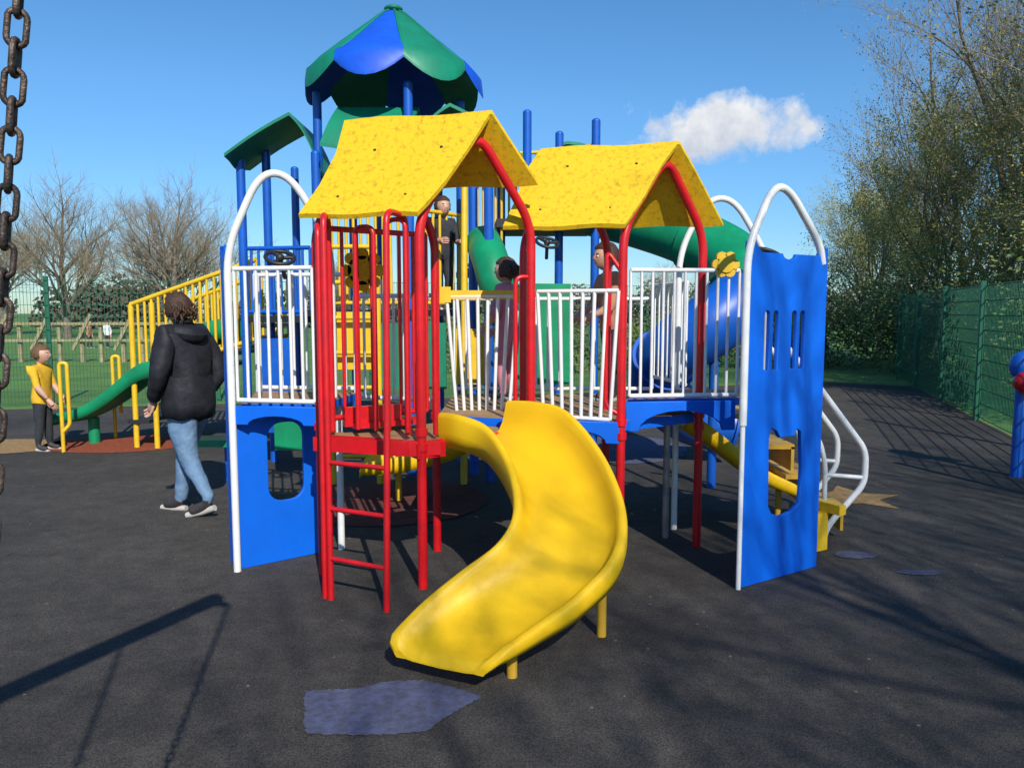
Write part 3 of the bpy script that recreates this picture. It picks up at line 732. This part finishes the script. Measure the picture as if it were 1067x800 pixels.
    if hairstyle=='long':
        for i in range(34):
            a=R.uniform(-1.3,1.3); st_=HC+ry@Vector((-.75*hh*math.cos(a),.75*hh*math.sin(a),R.uniform(-.2,.6)*hh))
            e_=st_+ry@Vector((-R.uniform(.2,.5)*hh,R.uniform(-.2,.2)*hh,-R.uniform(.4,.9)*hh))
            m2=st_.lerp(e_,.5)+ry@Vector((-.28*hh,R.uniform(-.15,.15)*hh,0))
            hr_.tube(cat([st_,m2,e_],5),[hh*.10*(1-.06*q) for q in range(11)],hair,7)
    hr_.obj('hair',root)
    hn=MB(); HL=hh*1.55
    for Wv,dv,s in hands:
        q=dv.to_track_quat('Z','Y')
        def T(x,y_,z): return Wv+q@Vector((x,y_,z))
        pl=HL*.5
        hn.tube([T(0,0,-.05*HL),T(0,0,pl*.3),T(0,0,pl)],[HL*.13,HL*.19,HL*.17],'skin',10)
        for fi,(yo,ln) in enumerate(((-.16,.40),(-.055,.47),(.05,.44),(.15,.34))):
            b_=T(0,yo*HL,pl*.9); a1=T(.03*HL,yo*HL*1.1,pl*.9+ln*HL*.4); a2=T(.12*HL,yo*HL*1.1,pl*.9+ln*HL*.75); a3=T(.24*HL,yo*HL,pl*.9+ln*HL*.9)
            hn.tube([b_,a1,a2,a3],[HL*.055,HL*.052,HL*.047,HL*.038],'skin',8)
        hn.tube([T(0,-.14*HL,pl*.25),T(.06*HL,-.27*HL,pl*.6),T(.12*HL,-.30*HL,pl*.95)],[HL*.07,HL*.06,HL*.045],'skin',8)
    hn.obj('hands',root)
    so=MB()
    for s,a in zip((1,-1),ankles):
        tilt=a[3]*H if len(a)>3 else 0
        Av=Vector((a[0]*H,s*(hw+a[1]*H),a[2]*H)); so.tube([Av+Vector((-.025*H,0,-.040*H+tilt*.15)),Av+Vector((.04*H,0,-.044*H-tilt*.45)),Av+Vector((.115*H,s*.01*H,-.047*H-tilt))],[.014*H,.016*H,.014*H],'sole',8)
    so.obj('soles',root)
    return root
wm=person('woman',(-2.38,5.62,0),math.atan2(.25,-.97),1.63,dict(top='jacket',bottom='jeans',shoe='shoe'),'hairb',
   elbows=[(.01,.045,.63),(-.07,.045,.63)],wrists=[(.08,-.005,.53),(-.02,.01,.53)],
   knees=[(-.01,-.01,.27),(.055,-.02,.275)],ankles=[(-.125,-.0,.085,.03),(.09,-.01,.052)],bulk=1.34,hairstyle='long',jacket=True,lean=.035,headyaw=-.35)
hd=MB()
hoodrows=[]
for i in range(9):
    t=i/8; a0=math.pi*(.5+t)
    ring=[]
    for q in range(13):
        b_=2*math.pi*q/12; rr0=.030+.022*math.sin(math.pi*t)
        r_=.115+rr0*1.15*math.cos(b_); ring.append((.04+r_*1.05*math.cos(a0),r_*1.15*math.sin(a0),1.375-.045*math.sin(math.pi*t)+rr0*1.3*math.sin(b_)))
    hoodrows.append(ring)
hd.grid(hoodrows,'jacket')
hem=[]
for (z,rx,ryv) in((1.04,.150,.185),(.94,.168,.20),(.83,.175,.208),(.735,.168,.20),(.735,.145,.18)):
    hem.append([(rx*math.cos(2*math.pi*i/32)-.0+.006*math.sin(i*.9+z*20),ryv*math.sin(2*math.pi*i/32)+.005*math.sin(i*1.7+z*11),z+.010*math.sin(i*1.1)) for i in range(33)])
hd.grid(hem,'jacket')
hd.obj('jacket_hood_and_hem',wm)
ch=person('boy',(-5.08,8.25,0),math.atan2(-.1,1),1.14,dict(top='tshirt',bottom='trouser',shoe='shoe',fore='skin'),'hairl',
   elbows=[(.03,.02,.62),(.05,.02,.62)],wrists=[(.11,.0,.53),(.14,.0,.50)],
   knees=[(.01,.0,.27),(0,.0,.27)],ankles=[(.01,.01,.055),(-.02,.01,.055)],child=True,headyaw=.1)
person('girl',(-.03,5.55,.86),math.radians(150),1.02,dict(top='pink',bottom='pink',shoe='shoe',fore='skin'),'hairb',
   elbows=[(.03,.03,.6),(.05,.02,.6)],wrists=[(.12,.0,.53),(.13,.0,.53)],knees=[(.03,0,.27),(0,0,.27)],ankles=[(.01,0,.055),(-.01,0,.055)],child=True,hairstyle='long')
person('child',(.72,5.5,.86),math.radians(200),1.12,dict(top='orange',bottom='trouser',shoe='shoe',fore='skin'),'hairb',
   elbows=[(.05,.03,.6),(.05,.02,.6)],wrists=[(.16,.0,.55),(.15,.0,.55)],knees=[(.03,0,.27),(0,0,.27)],ankles=[(.01,0,.055),(-.01,0,.055)],child=True,lean=.04)
person('child',(-.66,7.35,1.52),math.radians(-60),1.05,dict(top='trouser',bottom='trouser',shoe='shoe',fore='skin'),'hairb',
   elbows=[(.05,.03,.6),(.05,.02,.6)],wrists=[(.16,.0,.6),(.15,.0,.6)],knees=[(.03,0,.27),(0,0,.27)],ankles=[(.01,0,.055),(-.01,0,.055)],child=True)
for i,(x,yv,cc) in enumerate(((-17.6,32,'orange'),(-17.0,32.3,'white'))):
    person('distant_child',(x,yv,0),1.5*i,1.15,dict(top=cc,bottom='trouser',shoe='shoe'),'hairb',
     elbows=[(.03,.03,.6),(.05,.02,.6)],wrists=[(.06,.0,.47),(.05,.0,.47)],knees=[(.03,0,.27),(0,0,.27)],ankles=[(.04,0,.055),(-.04,0,.055)],child=True)
# ------------------------------------------------ world and sun
W=D.worlds.new('World'); scene.world=W; W.use_nodes=True; nt=W.node_tree
bg=nt.nodes['Background']; out=nt.nodes['World Output']
sky=nt.nodes.new('ShaderNodeTexSky'); sky.sky_type='NISHITA'; sky.sun_disc=False
el=math.radians(38); sd=Vector((.30,-.954)).normalized()
sky.sun_elevation=el; sky.sun_rotation=math.atan2(sd.x,sd.y); sky.air_density=1.0; sky.dust_density=.1; sky.ozone_density=3.0
tc=nt.nodes.new('ShaderNodeTexCoord'); gen=tc.outputs['Generated']
hsv=nt.nodes.new('ShaderNodeHueSaturation'); hsv.inputs['Saturation'].default_value=1.25
nt.links.new(sky.outputs['Color'],hsv.inputs['Color'])
sep=nt.nodes.new('ShaderNodeSeparateXYZ'); nt.links.new(gen,sep.inputs[0])
hz=nt.nodes.new('ShaderNodeValToRGB'); e=hz.color_ramp.elements
e[0].position=0; e[0].color=(.42,.56,.72,1); e[1].position=.42; e[1].color=(1,1,1,1)
e2_=e.new(.12); e2_.color=(.60,.76,.90,1); e3_=e.new(.25); e3_.color=(.86,.94,.99,1)
nt.links.new(sep.outputs['Z'],hz.inputs['Fac'])
mm=nt.nodes.new('ShaderNodeMix'); mm.data_type='RGBA'; mm.blend_type='MULTIPLY'; mm.inputs[0].default_value=1
nt.links.new(hsv.outputs['Color'],mm.inputs[6]); nt.links.new(hz.outputs['Color'],mm.inputs[7])
nt.links.new(mm.outputs[2],bg.inputs['Color']); bg.inputs['Strength'].default_value=.15
def math_(op,a,b_=None,clamp=False):
    n=nt.nodes.new('ShaderNodeMath'); n.operation=op; n.use_clamp=clamp
    for i,x in enumerate((a,b_)):
        if x is None: continue
        if isinstance(x,(int,float)): n.inputs[i].default_value=x
        else: nt.links.new(x,n.inputs[i])
    return n.outputs[0]
def dot(v):
    n=nt.nodes.new('ShaderNodeVectorMath'); n.operation='DOT_PRODUCT'; nt.links.new(gen,n.inputs[0]); n.inputs[1].default_value=v; return n.outputs['Value']
cd=Vector((.256,.943,.212)).normalized(); rg=Vector((cd.y,-cd.x,0)).normalized(); upv=rg.cross(cd)
a_=math_('DIVIDE',dot(tuple(rg)),.115); b_=math_('DIVIDE',dot(tuple(upv)),.040); f_=dot(tuple(cd))
bneg=math_('MULTIPLY',math_('MINIMUM',b_,0),1.5); bb_=math_('ADD',math_('MAXIMUM',b_,0),bneg)
e2=math_('ADD',math_('MULTIPLY',a_,a_),math_('MULTIPLY',bb_,bb_))
def noi(sc,det,ro_=.6):
    n=nt.nodes.new('ShaderNodeTexNoise'); n.inputs['Scale'].default_value=sc; n.inputs['Detail'].default_value=det; n.inputs['Roughness'].default_value=ro_
    nt.links.new(gen,n.inputs['Vector']); return n.outputs['Fac']
n1=noi(20,12,.6)
den=math_('ADD',math_('SUBTRACT',1.15,math_('SQRT',e2)),math_('MULTIPLY',math_('SUBTRACT',n1,.52),2.6))
fac=math_('MULTIPLY',den,1.7,True)
front=math_('GREATER_THAN',f_,.5); fac=math_('MULTIPLY',fac,front)
sh=math_('ADD',math_('MULTIPLY',b_,.30),math_('ADD',.55,math_('MULTIPLY',math_('SUBTRACT',noi(30,6,.6),.5),1.6)),True)
cr=nt.nodes.new('ShaderNodeValToRGB'); cr.color_ramp.elements[0].color=(.48,.55,.68,1); cr.color_ramp.elements[1].color=(.92,.93,.95,1)
nt.links.new(sh,cr.inputs['Fac'])
bg2=nt.nodes.new('ShaderNodeBackground'); nt.links.new(cr.outputs['Color'],bg2.inputs['Color']); bg2.inputs['Strength'].default_value=1.0
mx=nt.nodes.new('ShaderNodeMixShader'); nt.links.new(fac,mx.inputs[0]); nt.links.new(bg.outputs[0],mx.inputs[1]); nt.links.new(bg2.outputs[0],mx.inputs[2])
nt.links.new(mx.outputs[0],out.inputs['Surface'])
sl=D.lights.new('sun','SUN'); sl.energy=5.0; sl.angle=math.radians(.5); sl.color=(1,.95,.87)
so=link(D.objects.new('sun',sl)); dv=Vector((-sd.x*math.cos(el),-sd.y*math.cos(el),-math.sin(el))); so.rotation_euler=dv.to_track_quat('-Z','Y').to_euler(); so.location=(5,-10,12)
# ------------------------------------------------ camera
cam=D.cameras.new('camera'); co=link(D.objects.new('camera',cam)); cam.sensor_width=36; cam.lens=27.0; cam.clip_start=.05; cam.clip_end=3000
co.location=(0,0,1.5); co.rotation_euler=(math.radians(90-5.36),0,0); scene.camera=co
scene.view_settings.view_transform='Standard'; scene.view_settings.look='None'; scene.view_settings.exposure=0
